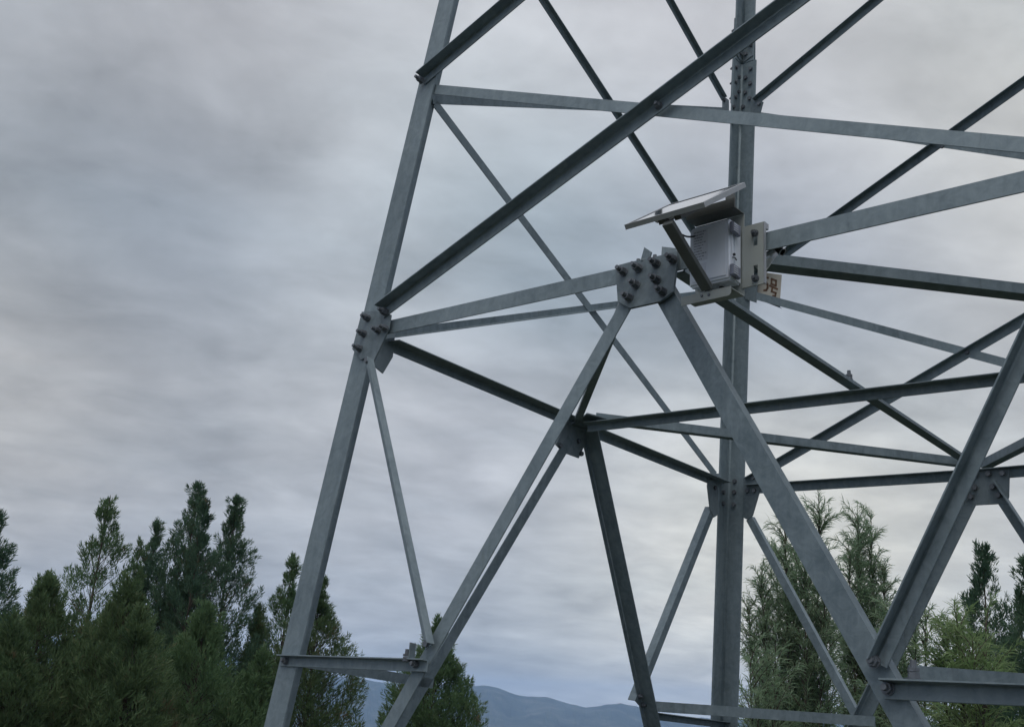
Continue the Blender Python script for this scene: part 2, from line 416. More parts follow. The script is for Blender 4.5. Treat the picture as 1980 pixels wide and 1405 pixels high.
# ---- legs
LW, LT = .132, .012
ZSP = ZW + 1.88*S                                    # splice height
def leg(c):
    sx, sy = SG[c]
    def section(name, z0, z1, w, inset):
        bm = bmesh.new(); P0 = heel(c, z0); P1 = heel(c, z1)
        i_ = inset
        prof = [(i_, i_), (w, i_), (w, i_+LT*.8), (w-LT*.3, i_+LT)]
        r = LT*1.1; cx = cy = i_+LT+r
        for k in range(5):
            t = PI/2*k/4; prof.append((cx - r*math.sin(t), cy - r*math.cos(t)))
        prof += [(i_+LT, w-LT*.3), (i_+LT*.8, w), (i_, w)]
        a = [bm.verts.new((P0[0]-sx*p, P0[1]-sy*q, z0)) for p, q in prof]; b = [bm.verts.new((P1[0]-sx*p, P1[1]-sy*q, z1)) for p, q in prof]
        k = len(a); bm.faces.new(a); bm.faces.new(b[::-1])
        for j in range(k):
            f = bm.faces.new((a[j], b[j], b[(j+1) % k], a[(j+1) % k])); f.smooth = 4 <= j < 8
        bmesh.ops.recalc_face_normals(bm, faces=bm.faces)
        hv = [e for e in bm.edges if {e.verts[0], e.verts[1]} == {a[0], b[0]}]
        bmesh.ops.bevel(bm, geom=hv, offset=.008, segments=3, affect='EDGES')
        return obj(name, bm, MT['steel'], tower)
    section('leg', .12, ZSP, LW, 0.0)
    section('leg', ZSP+.004, ZTOP, .112, 0.002)
    # stub and foundation
    f0 = heel(c, 0)
    bm = bmesh.new(); box(bm, (f0[0]-sx*.05, f0[1]-sy*.05, -.1), (1, 0, 0), (0, 1, 0), (0, 0, 1), .5, .5, .5); bevel(bm, .02, 2)
    obj('footing', bm, MT['concrete'], tower)
    # splice cover plates inside and outside of both flanges
    for fa, ax in ((2 if sx < 0 else 4, 1), (3 if sy > 0 else 1, 0)):
        n = FN[fa]
        for side, off in ((1, .001), (-1, -LT-.009)):
            bm = bmesh.new(); za, zb = (ZSP-.36, ZSP+.34) if side > 0 else (ZSP+.01, ZSP+.34)
            pts = []
            for z, wi in ((za, .012), (za, LW-.006), (zb, .108), (zb, .012)) if side > 0 else ((za, LT+.012), (za+.03, LW-.022), (zb, .1), (zb, LT+.012)):
                h = heel(c, z); q = h.copy(); q[ax] -= SG[c][ax]*wi; pts.append(q + n*off)
            prism(bm, pts, n*.008); o = obj('splice_plate', bm, MT['plate'], tower)
            if side > 0:
                for j, dz in enumerate((-.30, -.24, -.18, -.12, -.06, .07, .13, .19, .25)):
                    h = heel(c, ZSP+dz); q = h.copy(); q[ax] -= SG[c][ax]*(.05 if j % 2 else .09)
                    bolt(o, q + n*.009, n, 'nut', 1.0)
                    bolt(o, q - n*(LT+.001 if dz < 0 else LT+.010), -n, 'head', 1.05)
for c in 'LNRB': leg(c)

# ---- near face (1)
I = -.013                                             # bars bolted behind the leg flange
brace('horizontal_brace', 1, (757, 631), (1212, 530), .068, 1, -1, I, e0=.06)
brace('horizontal_brace', 1, (1290, 511), (1980, 350), .072, 1, -1, I, e1=4.5)
brace('diagonal_brace', 1, (1222, 568), (749, 1405), .062, 1, -1, I, e1=4.5)
brace('diagonal_brace', 1, (1272, 548), (1757, 1405), .075, 1, -1, I, e1=4.5, w2=.06)
brace('cross_brace', 1, (742, 606), (1541, 8), .058, 1, 1, .010, e1=4.5, w2=.058)
brace('cross_brace', 1, (820, 158), (1003, 3), .058, 1, 1, .002, e1=4.5, w2=.058)
brace('cross_brace', 1, (846, 173), (1980, 280), .052, 1, -1, I-.002, e1=4.5, e0=.04)
brace('redundant_brace', 1, (716, 700), (832, 1250), .046, 1, 1, .010, w2=.040)
brace('redundant_brace', 1, (545, 1277), (828, 1287), .045, 1, 1, .002, w2=.036)
brace('redundant_brace', 1, (1702, 1284), (1958, 735), .044, 1, 1, .002, w2=.048, e1=4.5)
brace('redundant_brace', 1, (1712, 1333), (1980, 1345), .050, 1, 1, .002, w2=.048, e1=4.5)
# ---- left face (2)
J = -.013
brace('horizontal_brace', 2, (748, 668), (1110, 821), .046, 1, -1, J, w2=.085)
brace('horizontal_brace', 2, (1122, 828), (1394, 938), .046, 1, -1, J, w2=.080)
brace('diagonal_brace', 2, (1103, 848), (772, 1405), .064, -1, 1, J-.012, e1=4.5)
brace('diagonal_brace', 2, (1129, 850), (1248, 1405), .036, 1, -1, J, e1=4.5, w2=.105, e0=.05)
brace('cross_brace', 2, (760, 645), (1402, 562), .044, -1, -1, J, w2=.044, e0=.1)
brace('cross_brace', 2, (842, 200), (1384, 918), .050, 1, 1, J-.009)
brace('cross_brace', 2, (1392, 532), (1045, 0), .038, 1, -1, J, w2=.034, e1=4.5)
brace('cross_brace', 2, (836, 190), (1402, 216), .060, 1, 1, J-.009)
brace('cross_brace', 2, (1397, 192), (1290, 0), .040, 1, -1, J, w2=.034, e1=4.5)
brace('redundant_brace', 2, (1380, 984), (1232, 1358), .055, 1, 1, J-.006)
brace('redundant_brace', 2, (1256, 1382), (1400, 1400), .045, 1, -1, J-.02)
brace('redundant_brace', 2, (560, 1274), (838, 1321), .046, 1, 1, J-.012)
# ---- far face (3)
brace('horizontal_brace', 3, (1446, 946), (1890, 918), .064, 1, -1, J, w2=.045)
brace('horizontal_brace', 3, (1890, 918), (1980, 911), .064, 1, -1, J, e1=4.5, w2=.045)
brace('diagonal_brace', 3, (1892, 932), (1661, 1405), .092, 1, -1, J, e1=4.5, w2=.065)
brace('diagonal_brace', 3, (1918, 935), (1980, 1030), .065, 1, -1, J, e1=4.5)
brace('cross_brace', 3, (1440, 566), (1950, 703), .054, 1, 1, J-.009, e1=4.5)
brace('cross_brace', 3, (1446, 932), (1980, 620), .056, 1, -1, J, e1=4.5, w2=.045)
brace('cross_brace', 3, (1442, 548), (1980, 163), .052, 1, -1, J, e1=4.5, w2=.045)
brace('cross_brace', 3, (1440, 221), (1980, 299), .062, 1, 1, J-.009, e1=4.5)
brace('cross_brace', 3, (1462, 199), (1701, 0), .052, 1, -1, J, e1=4.5, w2=.045)
brace('redundant_brace', 3, (1448, 1002), (1655, 1385), .050, 1, 1, J-.006, w2=.045)
# ---- right face (4), outside the picture
k4 = np.array([S, 0, ZW])
def onf(c, z, f):
    q = heel(c, z); i = 1 if f in (2, 4) else 0; q[i] -= SG[c][i]*.12; return q
for a, b_ in ((onf('N', ZW, 4), k4), (k4, onf('R', ZW, 4)), (onf('N', .2, 4), k4), (k4, onf('R', .2, 4)), (onf('N', ZW, 4), onf('R', Z2, 4)), (onf('R', ZW, 4), onf('N', Z2, 4)), (onf('N', Z2, 4), onf('R', Z3, 4)), (onf('R', Z2, 4), onf('N', Z3, 4))):
    k_ = FN[4]*(-.013 if a[1] < b_[1] else -.03)
    brace('cross_brace' if max(a[2], b_[2]) > ZW+.1 else 'diagonal_brace', 4, tuple(a+k_), tuple(b_+k_), .07, 1, -1)
# near-face panel above the frame and the crossing bars of the upper panels
for c0, c1, f in (('N', 'L', 1), ('N', 'R', 4), ('L', 'N', 1)):
    if f == 1 and c0 == 'N':
        a, b_ = onf('N', Z2, 1), onf('L', Z3, 1); brace('cross_brace', 1, tuple(a-FN[1]*.02), tuple(b_-FN[1]*.02), .062, 1, -1)
# ---- plan bracing at the waist
brace('plan_brace', 'H', (1312, 528), (1868, 893), .058, 1, 1, .03, w2=.018)
brace('plan_brace', 'H', (1132, 818), (1942, 722), .060, -1, -1, -.008, w2=.046, e1=4.5)
brace('plan_brace', 'H', (1150, 816), (1862, 902), .055, 1, 1, .004, w2=.05)
brace('plan_brace', 'H', (1218, 560), (1118, 812), .040, 1, 1, .004, w2=.02)
brace('plan_brace', 'H', (1335, 500), (1980, 575), .070, 1, 1, .004, w2=.042, e1=4.5)
brace('plan_brace', 'H', (1906, 905), (1980, 868), .060, 1, 1, .02, w2=.05, e1=4.5)
# corner ties between the two redundants' joints at the far leg and at the near leg
tie = lambda fa, a, fb, b_, w: None
def tie(A, B, w, name='plan_brace', m=1, s=1, tk=.006):
    A, B = np.array(A), np.array(B); bm = bmesh.new(); q = CAM-(A+B)/2
    angle_bar(bm, A, B, (0, 0, 1), s, m, w, w, tk, (q[0], q[1], 0)); return obj(name, bm, MT['steel'], tower)
A = at(2, 1256, 1374, -.03); B = at(3, 1690, 1404, -.03); tie(A, B, .06)
A = at(1, 1753, 1313, -.04); B = np.array([-A[1], -A[0], A[2]])
nt_ = tie(A, B, .038)

# ---- gusset plates with their bolts
z6 = lambda pts: [(1170+x/8.78, 460+y/8.78) for x, y in pts]
G1 = plate(1, z6([(203, 495), (460, 425), (700, 378), (1000, 308), (1255, 240), (1250, 430), (1185, 930), (965, 1098), (450, 1212), (242, 1105), (215, 700)]), -.004, .012,
           bolts=z6([(320, 580), (575, 520), (875, 445), (1160, 375), (530, 800), (880, 720), (980, 920), (410, 1020)]), kind='long')
# the plan plate at the same joint, lying flat on top of the bars
pm = [at('H', 1215, 540, .055), at('H', 1330, 520, .055), at('H', 1325, 500, .055), at('H', 1240, 503, .055)]
bm = bmesh.new(); prism(bm, [Vector(q) for q in pm], (0, 0, .008)); g1b = obj('plan_plate', bm, MT['plate'], tower)
for px, py in ((1234, 514), (1266, 506), (1302, 508)): bolt(g1b, at('H', px, py, .063), (0, 0, 1), 'nut', 1.0)
# two upstanding bar ends behind the plate
for pts in ([(680, 165), (805, 250), (760, 400), (600, 430), (620, 380)], [(980, 158), (1215, 185), (1258, 270), (1258, 420), (960, 420)]):
    bm = bmesh.new(); prism(bm, [Vector(at(1, *q, -.05)) for q in z6(pts)], FN[1]*.007); bevel(bm, .001); obj('gusset_plate', bm, MT['plate'], tower)
z7 = lambda pts: [(670+x/10.03, 580+y/10.03) for x, y in pts]
plate(1, z7([(318, 238), (590, 213), (885, 295), (845, 560), (655, 975), (532, 1228), (440, 1110), (300, 1170), (130, 960)]), .002, .008,
      bolts=z7([(425, 360), (345, 660), (265, 945), (625, 600), (765, 560)]), kind='long', bs=.95)
plate(2, [(727, 655), (765, 640), (760, 690), (741, 722), (722, 706)], -.022, .008)
z5 = lambda pts: [(1020+x/7.025, 740+y/7.025) for x, y in pts]
G2 = plate(2, z5([(520, 560), (700, 490), (800, 560), (800, 800), (700, 1022), (490, 945), (385, 835)]), -.024, .008,
           bolts=z5([(690, 790), (725, 960), (440, 850)]), side=-1, kind='head')
bm = bmesh.new(); prism(bm, [Vector(at('H', *q, .012)) for q in ((1098, 828), (1135, 800), (1185, 812), (1150, 838))], (0, 0, .007)); g2b = obj('plan_plate', bm, MT['plate'], tower)
bolt(g2b, at('H', 1120, 812, .02), (0, 0, 1), 'long', 1.0)
w7 = lambda pts: [(1340+x/3.094, 600+y/3.094) for x, y in pts]
G3 = plate(3, w7([(1660, 950), (1895, 945), (1890, 1115), (1875, 1155), (1690, 1165), (1600, 1130)]), -.023, .009,
           bolts=w7([(1690, 985), (1770, 978), (1855, 975), (1690, 1060), (1665, 1115), (1795, 1055), (1830, 1105)]), side=-1, kind='head', bs=1.15)
for o in list(G3.children): o.location += Vector(-FN[3]*.012)
plate(2, w7([(95, 970), (155, 975), (152, 1220), (126, 1238), (104, 1190), (88, 1050)]), -.023, .009, bolts=w7([(110, 1000), (130, 1060)]), side=-1, kind='head')
plate(3, w7([(300, 995), (415, 1010), (392, 1105), (356, 1228), (324, 1250), (300, 1238)]), -.023, .009, bolts=w7([(325, 1078), (367, 1076), (360, 1000)]), side=-1, kind='head', bs=1.05)
b3 = lambda pts: [(1340+x/3.094, y/3.094) for x, y in pts]
plate(2, b3([(180, 570), (216, 600), (216, 665), (180, 665)]), -.023, .009, bolts=b3([(186, 600)]), side=-1, kind='head')
plate(3, b3([(345, 590), (420, 610), (398, 692), (345, 690)]), -.023, .009, bolts=b3([(395, 622)]), side=-1, kind='head')
plate(2, [(1383, 505), (1412, 520), (1408, 590), (1384, 575)], -.023, .009)
plate(3, [(1440, 535), (1465, 540), (1462, 585), (1440, 578)], -.023, .009)
# bolts through the far leg
legB = [o for o in tower.children if o.name.startswith('leg')][6]
for fa, pts in ((2, [(1398, 930), (1398, 951), (1398, 973), (1418, 207), (1416, 237)]), (3, [(1421, 930), (1420, 951), (1419, 975), (1437, 207), (1435, 237)])):
    for q in pts: bolt(legB, at(fa, *q, -LT), -FN[fa], 'head', 1.05)
def boltf(fa, pts, off, side=1, kind='long', bs=1.0, near=None):
    cand = [o for o in tower.children if o.type == 'MESH' and 'brace' in o.name]
    for q in pts:
        P = at(fa, *q, off)
        # the bar whose surface is nearest carries the bolt
        best = min(cand, key=lambda o: min((Vector(P)-(o.matrix_basis @ v.co)).length if False else _segd(o, P) for v in [0]))
        bolt(best, P, FN[fa]*side, kind, bs)
def _segd(o, P):
    vs = o.data.vertices; n = len(vs)//2
    a = sum((vs[i].co for i in range(n)), Vector())/n; b = sum((vs[i].co for i in range(n, 2*n)), Vector())/n
    P = Vector(P); t = max(0, min(1, (P-a).dot(b-a)/(b-a).length_squared)); return (a+(b-a)*t-P).length
boltf(1, [(746, 604), (816, 157)], .019)
boltf(1, [(1274, 205)], .019, kind='nut')
boltf(1, [(1690, 1278)], .010, kind='nut', bs=1.15)
boltf(1, [(1717, 1330)], .010, kind='nut', bs=1.15)
boltf(1, [(804, 1283), (553, 1277)], .010, kind='nut')
boltf(1, [(826, 1244), (711, 697)], .012, kind='head')
boltf(3, [(1870, 681)], -.02, -1, 'head')
boltf(3, [(1822, 283)], -.02, -1, 'head')
boltf(2, [(1242, 1362), (1236, 1345)], -.02, -1, 'nut')
boltf('H', [(1642, 735)], .05, 1, 'long')
# upright bolt and tab at both ends of the low near-face bars
for q, w_ in (((787, 1262), .9), ((1766, 1290), 1.0)):
    P = at(1, *q, .03); best = min([o for o in tower.children if 'redundant' in o.name], key=lambda o: _segd(o, P)); P = P + np.array([0, 0, -.03])
    bolt(best, P, (0, 0, 1), 'long', w_)
bm = bmesh.new(); P0 = at(1, 797, 1258, .02); box(bm, P0, FN[1], (1, 0, 0), (0, 0, 1), .03, .006, .06); obj('tab', bm, MT['plate'], tower)

# ------------------------------------------------------------------ equipment box on its bracket
X, Y, Zv = np.array([1., 0, 0]), np.array([0, 1., 0]), np.array([0, 0, 1.])
def hx(px, py, x): return hit(px, py, X, x)
def hy(px, py, y): return hit(px, py, Y, y)
yb = at(1, 1460, 470, .012)[1]
pA = hy(1439, 571, yb); x_r = pA[0]; z_tray = pA[2]
pL = hx(1414, 553, x_r); y_lip = pL[1]
zt_top = hy(1439, 414, yb)[2]; y_hood = hx(1421, 396, x_r)[1]
x_l = hy(1318, 578, y_lip)[0]
z_lip = hx(1413, 570, x_r)[2]
eb = empty('equipment_box', (x_r, yb, z_tray))
tag(eb, 'pale blue-grey plastic equipment box on a grey-green slotted bracket under the solar panel', 'box')
bm = bmesh.new()
tk = .003
box(bm, ((x_l+x_r)/2, yb+tk/2, (z_tray+zt_top)/2), X, Y, Zv, x_r-x_l, tk, zt_top-z_tray)                       # back plate
box(bm, ((x_l+x_r)/2, (yb+y_lip)/2, z_tray-tk/2), X, Y, Zv, x_r-x_l, yb-y_lip, tk)                             # tray
obj('bracket', bm, MT['bracket'], eb)
bm = bmesh.new(); zl0 = pL[2]; dz = zl0-z_lip
r_ = .012
pts = [(x_l, zl0), (x_r, zl0)] + [(x_r-r_+r_*math.cos(t), zl0-dz+r_-r_*math.sin(t)) for t in np.linspace(0, PI/2, 5)] + [(x_l, zl0-dz)]
prism(bm, [(x, y_lip, z) for x, z in pts], (0, -tk, 0)); lip = obj('bracket_lip', bm, MT['bracket'], eb)
for px, py in ((1357, 572), (1371, 570)): bolt(lip, hy(px, py, y_lip-tk), -Y, 'head', .32)
bm = bmesh.new()
box(bm, ((x_l+x_r)/2, (yb+y_hood)/2, zt_top+tk/2+.001), X, Y, Zv, x_r-x_l, yb-y_hood, tk)
lipz = hx(1420.5, 382, x_r)[2]-zt_top
box(bm, ((x_l+x_r)/2, y_hood-tk/2, zt_top+lipz/2), X, Y, Zv, x_r-x_l, tk, max(.02, lipz)); obj('hood', bm, MT['strut'], eb)
# slotted clamp plate
zc0, zc1 = hy(1443, 556, yb-.004)[2], hy(1446, 437, yb-.004)[2]; xc1 = hy(1477, 500, yb-.004)[0]; xc0 = x_r-.004
slots = []
for (pa, pb) in (((1461, 446), (1461, 475)), ((1462, 513), (1461, 548))):
    a_, b2 = hy(*pa, yb-.004), hy(*pb, yb-.004); slots.append((a_[0], b2[2], a_[2]))
bm = bmesh.new(); sw = .0085; yc = yb-.004
xs_ = sorted({xc0, xc1, slots[0][0]-sw, slots[0][0]+sw}); zs_ = sorted([zc0, zc1] + [z for s_ in slots for z in s_[1:]])
for i in range(3):
    for j in range(5):
        if i == 1 and j in (1, 3): continue
        cxx, czz = (xs_[i]+xs_[i+1])/2, (zs_[j]+zs_[j+1])/2
        box(bm, (cxx, yc, czz), X, Y, Zv, xs_[i+1]-xs_[i], .005, zs_[j+1]-zs_[j])
bmesh.ops.remove_doubles(bm, verts=bm.verts, dist=1e-5)
dup = {}
for f in list(bm.faces):
    key = tuple(round(c_, 4) for c_ in f.calc_center_median()); dup.setdefault(key, []).append(f)
bmesh.ops.delete(bm, geom=[f for l_ in dup.values() if len(l_) > 1 for f in l_], context='FACES')
cl = obj('clamp_plate', bm, MT['bracket'], eb)
bolt(cl, (slots[0][0], yc-.003, slots[0][2]-.012), -Y, 'nut', .8); bolt(cl, (slots[1][0], yc-.003, slots[1][1]+.016), -Y, 'nut', .8)
bm = bmesh.new(); box(bm, (xc1+.002, yc+.004, (zc0+zc1)/2), X, Y, Zv, .003, .014, zc1-zc0-.004)
box(bm, ((xc1+slots[0][0])/2, yc+.022, zc1-.006), X, Y, Zv, xc1-slots[0][0], .03, .022); obj('clamp_flange', bm, MT['alu'], eb)
# enclosure: body and lid
xb1 = x_r-.006; zb0 = hx(1435, 553, xb1)[2]; zb1 = hx(1436, 438, xb1)[2]
y_f = hx(1412.5, 420, xb1)[1]; y_f = min(y_f, yb-.06); xb0 = hy(1333, 445, y_f)[0]
body = bmesh.new(); ym = yb-.003-(yb-y_f)*.62
box(body, ((xb0+xb1)/2, (yb-.003+ym)/2, (zb0+zb1)/2), X, Y, Zv, xb1-xb0-.006, yb-.003-ym, zb1-zb0-.006); bevel(body, .006, 3)
en = obj('enclosure', body, MT['box'], eb)
lid = bmesh.new(); box(lid, ((xb0+xb1)/2, (ym-.0015+y_f)/2, (zb0+zb1)/2), X, Y, Zv, xb1-xb0, ym-.0015-y_f, zb1-zb0); bevel(lid, .008, 3)
lido = obj('lid', lid, MT['box'], eb)
bm = bmesh.new(); box(bm, ((xb0+xb1)/2, y_f-.0015, (zb0+zb1)/2), X, Y, Zv, (xb1-xb0)-.03, .003, (zb1-zb0)-.03); bevel(bm, .002, 2); obj('lid_panel', bm, MT['box'], lido)
for fz in (.83, .13):
    zc = zb0 + (zb1-zb0)*fz
    bm = bmesh.new(); box(bm, (xb1+.008, (ym+y_f)/2+.004, zc), X, Y, Zv, .016, .054, .042); bevel(bm, .003, 2)
    la = obj('latch', bm, MT['latch'], eb)
    bm = bmesh.new()
    for k in range(4): box(bm, (xb1+.0167, (ym+y_f)/2-.006, zc-.013+.008*k), X, Y, Zv, .003, .028, .003)
    obj('latch_rib', bm, MT['decal'], la)
zc = zb0+(zb1-zb0)*.42
bm = bmesh.new(); tube(bm, (xb1-.001, (ym+y_f)/2+.006, zc), (xb1+.006, (ym+y_f)/2+.006, zc), .005, n=12)
tube(bm, (xb1+.003, (ym+y_f)/2-.004, zc-.014), (xb1+.003, (ym+y_f)/2+.012, zc-.010), .0022, n=8)
tube(bm, (xb1+.003, (ym+y_f)/2+.012, zc-.010), (xb1+.003, (ym+y_f)/2+.022, zc-.016), .0022, n=8); obj('lock_hasp', bm, MT['dark'], eb)
# paper label with rows of small print
lx0, lx1 = xb0+.018, xb0+(xb1-xb0)*.47; lz1 = zb1-.020; lz0 = zb0+(zb1-zb0)*.40
bm = bmesh.new(); box(bm, ((lx0+lx1)/2, y_f-.0034, (lz0+lz1)/2), X, Y, Zv, lx1-lx0, .0008, lz1-lz0); lb = obj('label', bm, MT['decal'], lido)
bm = bmesh.new(); rnd = random.Random(4); nrow = 11
for k in range(nrow):
    z = lz1-.006-(lz1-lz0-.012)*k/(nrow-1); x = lx0+.005; xe = lx1-.005-rnd.random()*.02
    while x < xe:
        wl = rnd.uniform(.003, .009); h_ = rnd.uniform(.0025, .0042)
        box(bm, (x+wl/2, y_f-.0041, z), X, Y, Zv, wl, .0004, h_); x += wl+rnd.uniform(.001, .003)
obj('print', bm, MT['ink'], lb)
bm = bmesh.new(); box(bm, (lx0+.045, y_f-.0034, lz0-.032), X, Y, Zv, .020, .0008, .042); obj('label', bm, MT['decal'], lido)
# cable gland and cable under the box
bm = bmesh.new()
for fx in (.25, .6): tube(bm, (xb0+(xb1-xb0)*fx, (yb+ym)/2, zb0+.004), (xb0+(xb1-xb0)*fx, (yb+ym)/2, zb0-.014), .009, .007, 10)
obj('cable_gland', bm, MT['dark'], eb)

# ------------------------------------------------------------------ solar panel on its strut
x_s = hy(1368, 556, y_lip-.006)[0]; F0 = hy(1368, 558, y_lip-.004)
y_sp = y_lip - .085                                              # the front edge hangs out over the box
F1 = np.array([x_s, 0, 0]); q = hx(1291, 430, x_s)
F1 = q; y_sp = F1[1]-.015
PA = hy(1207, 432.5, y_sp); PB = hy(1360.5, 393, y_sp); zf = (PA[2]+PB[2])/2
PA[2] = PB[2] = zf
PC = hx(1440, 352, PB[0])
slope = unit(PC-PB); wid = np.linalg.norm(PC-PB); wid = min(wid, .6)
PC = PB+slope*wid; PD = PA+slope*wid
nrm = unit(np.cross(X, slope)); nrm = nrm if nrm[2] > 0 else -nrm
print('panel', PA, PB, PC, wid, 'box', xb1-xb0, zb1-zb0, yb-y_f, 'strut', F0, F1, 'cam h', CAM)
sp = empty('solar_panel', PA)
tag(sp, 'small tilted solar panel in pale metal frame on a dark strut above the box', 'solar panel')
th = .018
bm = bmesh.new(); fw_ = .010
def strip(a, b2, inn, w_): prism(bm, [a, b2, b2+inn*w_, a+inn*w_], -nrm*th)
strip(PA, PB, slope, fw_); strip(PD, PC, -slope, fw_)
strip(PA+slope*fw_, PD-slope*fw_, X, fw_); strip(PB+slope*fw_, PC-slope*fw_, -X, fw_)
obj('frame', bm, MT['alu'], sp)
bm = bmesh.new(); i0 = .0101
cs = [PA+X*i0+slope*i0, PB-X*i0+slope*i0, PC-X*i0-slope*i0, PD+X*i0-slope*i0]
prism(bm, [p-nrm*.002 for p in cs], -nrm*.006); obj('cells', bm, MT['cells'], sp)
bm = bmesh.new(); jc = (PA*.62+PB*.38)+slope*wid*.22-nrm*.02
box(bm, jc, X, slope, nrm, .06, .05, .02); bevel(bm, .004, 2); obj('junction_box', bm, MT['white'], sp)
# back rails carrying the panel
bm = bmesh.new()
for fx in (.42, .62): 
    p0 = PA+(PB-PA)*fx+slope*.02-nrm*(th+.009); p1 = p0+slope*(wid-.06); box(bm, (p0+p1)/2, X, slope, nrm, .025, np.linalg.norm(p1-p0), .017)
obj('rail', bm, MT['strut'], sp)
bm = bmesh.new(); dS = unit(F1-F0); sw_ = np.cross(dS, X)
box(bm, (F0+F1)/2, X, sw_, dS, .040, .022, np.linalg.norm(F1-F0)); bevel(bm, .002, 1); obj('strut', bm, MT['strut'], sp)
# rear support from the hood to the panel
hb = np.array([(PA[0]*.3+PB[0]*.7), y_hood+.02, zt_top+.004]); 
rb = PA+(PB-PA)*.72; tt = (hb[1]-rb[1])/slope[1]; rb = rb+slope*tt-nrm*(th+.01)
bm = bmesh.new(); box(bm, (hb+rb)/2, X, Y, Zv, .03, .018, max(.02, abs(rb[2]-hb[2]))); obj('rear_support', bm, MT['strut'], sp)
# drooping cable
bm = bmesh.new(); c0, c1 = jc-nrm*.01, np.array([xb0+.02, (yb+ym)/2, zb1])
prev = c0
for k in range(1, 13):
    t = k/12; cur = c0*(1-t)+c1*t - Zv*.035*math.sin(PI*t); tube(bm, prev, cur, .0035, n=8, cap=False); prev = cur
obj('cable', bm, MT['dark'], sp)

# ------------------------------------------------------------------ small hooded sensor behind the bracket
sy_ = at(1, 1490, 490, -.06)[1]
pa, pb = hy(1477, 508, sy_), hy(1500, 486, sy_+.01); ca, cb = hy(1488, 470, sy_+.03), hy(1513, 487, sy_+.03)
hs = empty('hooded_sensor', pa); tag(hs, 'little dark sensor tube with a silver cone hood just right of the slotted bracket', 'sensor')
bm = bmesh.new(); tube(bm, pa-X*.03-Zv*.01, pb, .036, .014, 14); obj('hood', bm, MT['silver'], hs, True)
bm = bmesh.new(); tube(bm, ca-(cb-ca)*.5, cb, .0135, .0135, 18, cap=False); tube(bm, ca-(cb-ca)*.5, ca+(cb-ca)*.5, .0125, .0125, 18); obj('tube', bm, MT['dark'], hs)
bm = bmesh.new(); dcb = unit(cb-ca); tube(bm, cb-dcb*.001, cb+dcb*.003, .0148, .0148, 18, cap=False); tube(bm, cb+dcb*.003, cb-dcb*.001, .0128, .0128, 18, cap=False); obj('rim', bm, MT['silver'], hs)

# ------------------------------------------------------------------ number sign beyond the far face
ns = FN[3]; so = .02
TLp, TRp, BRp, BLp = (1462, 524), (1511.5, 531), (1507.5, 590), (1458, 576)
q = [at(3, *p, so) for p in (TLp, TRp, BRp, BLp)]
sg = empty('number_sign', q[3]); tag(sg, 'cream number plate with brown 5 and a character behind the equipment bracket', 'sign')
bm = bmesh.new(); prism(bm, q, ns*.003); bevel(bm, .001); obj('sign_plate', bm, MT['sign'], sg)
z1_ = lambda x, y: (1430+x/7.023, 410+y/7.025)
def stroke(bm, a, b2, w_):
    A, B = Vector(at(3, *z1_(*a), so-.0006)), Vector(at(3, *z1_(*b2), so-.0006)); d = (B-A).normalized(); v = Vector(ns).cross(d)*w_/2; d = d*w_*.45
    prism(bm, [A-d+v, B+d+v, B+d-v, A-d-v], -Vector(ns)*.0008)
bm = bmesh.new()
five = [(386, 893), (345, 888), (338, 960), (362, 958), (380, 985), (380, 1030), (364, 1060), (335, 1062)]
for a, b2 in zip(five[:-1], five[1:]): stroke(bm, a, b2, .015)
obj('digit', bm, MT['brown'], sg)
bm = bmesh.new()
for a, b2 in (((436, 908), (496, 932)), ((496, 932), (492, 1000)), ((436, 908), (433, 975)), ((433, 975), (492, 1000)), ((410, 1000), (510, 1045)), ((448, 1020), (436, 1078)), ((436, 1078), (492, 1100)), ((492, 1100), (482, 1145)), ((482, 1145), (455, 1138))):
    stroke(bm, a, b2, .0145)
obj('character', bm, MT['brown'], sg)
bm = bmesh.new(); a, b2 = at(3, 1462, 575, so-.014), at(3, 1508, 593, so-.014)
angle_bar(bm, a, b2, ns, -1, 1, .012, .035, .003); obj('mounting_bar', bm, MT['steel'], sg)

# ------------------------------------------------------------------ trees
def tpos(px, dist, py=None):
    d = pdir(px, horizon_y(px) if py is None else py); d = d/math.hypot(d[0], d[1]); p = CAM + d*dist; return p[0], p[1]
def ztop(px, py, dist):
    d = pdir(px, py); return CAM[2] + d[2]/math.hypot(d[0], d[1])*dist
def quads(c, d, side, ln, w):
    """narrow leaf quads: centre base c, direction d, side vector; tapered at the tip"""
    a = c - side*w[:, None]*.5; b = c + side*w[:, None]*.5
    tip = c + d*ln[:, None]
    v = np.stack([a, b, tip + side*w[:, None]*.22, tip - side*w[:, None]*.22], 1)
    return v.reshape(-1, 3)
def norm(v): return v/np.maximum(np.linalg.norm(v, axis=-1, keepdims=True), 1e-9)
def limb_tubes(segs, n=5):
    V, F = [], []
    for p0, p1, r0, r1 in segs:
        d = norm(p1-p0); a = norm(np.cross(d, (0.3, .9, .1))); b = np.cross(d, a); k = len(V)
        for p, r in ((p0, r0), (p1, r1)):
            for i in range(n): t = 2*PI*i/n; V.append(p + (a*math.cos(t)+b*math.sin(t))*r)
        for i in range(n): F.append((k+i, k+(i+1) % n, k+n+(i+1) % n, k+n+i))
    return V, F

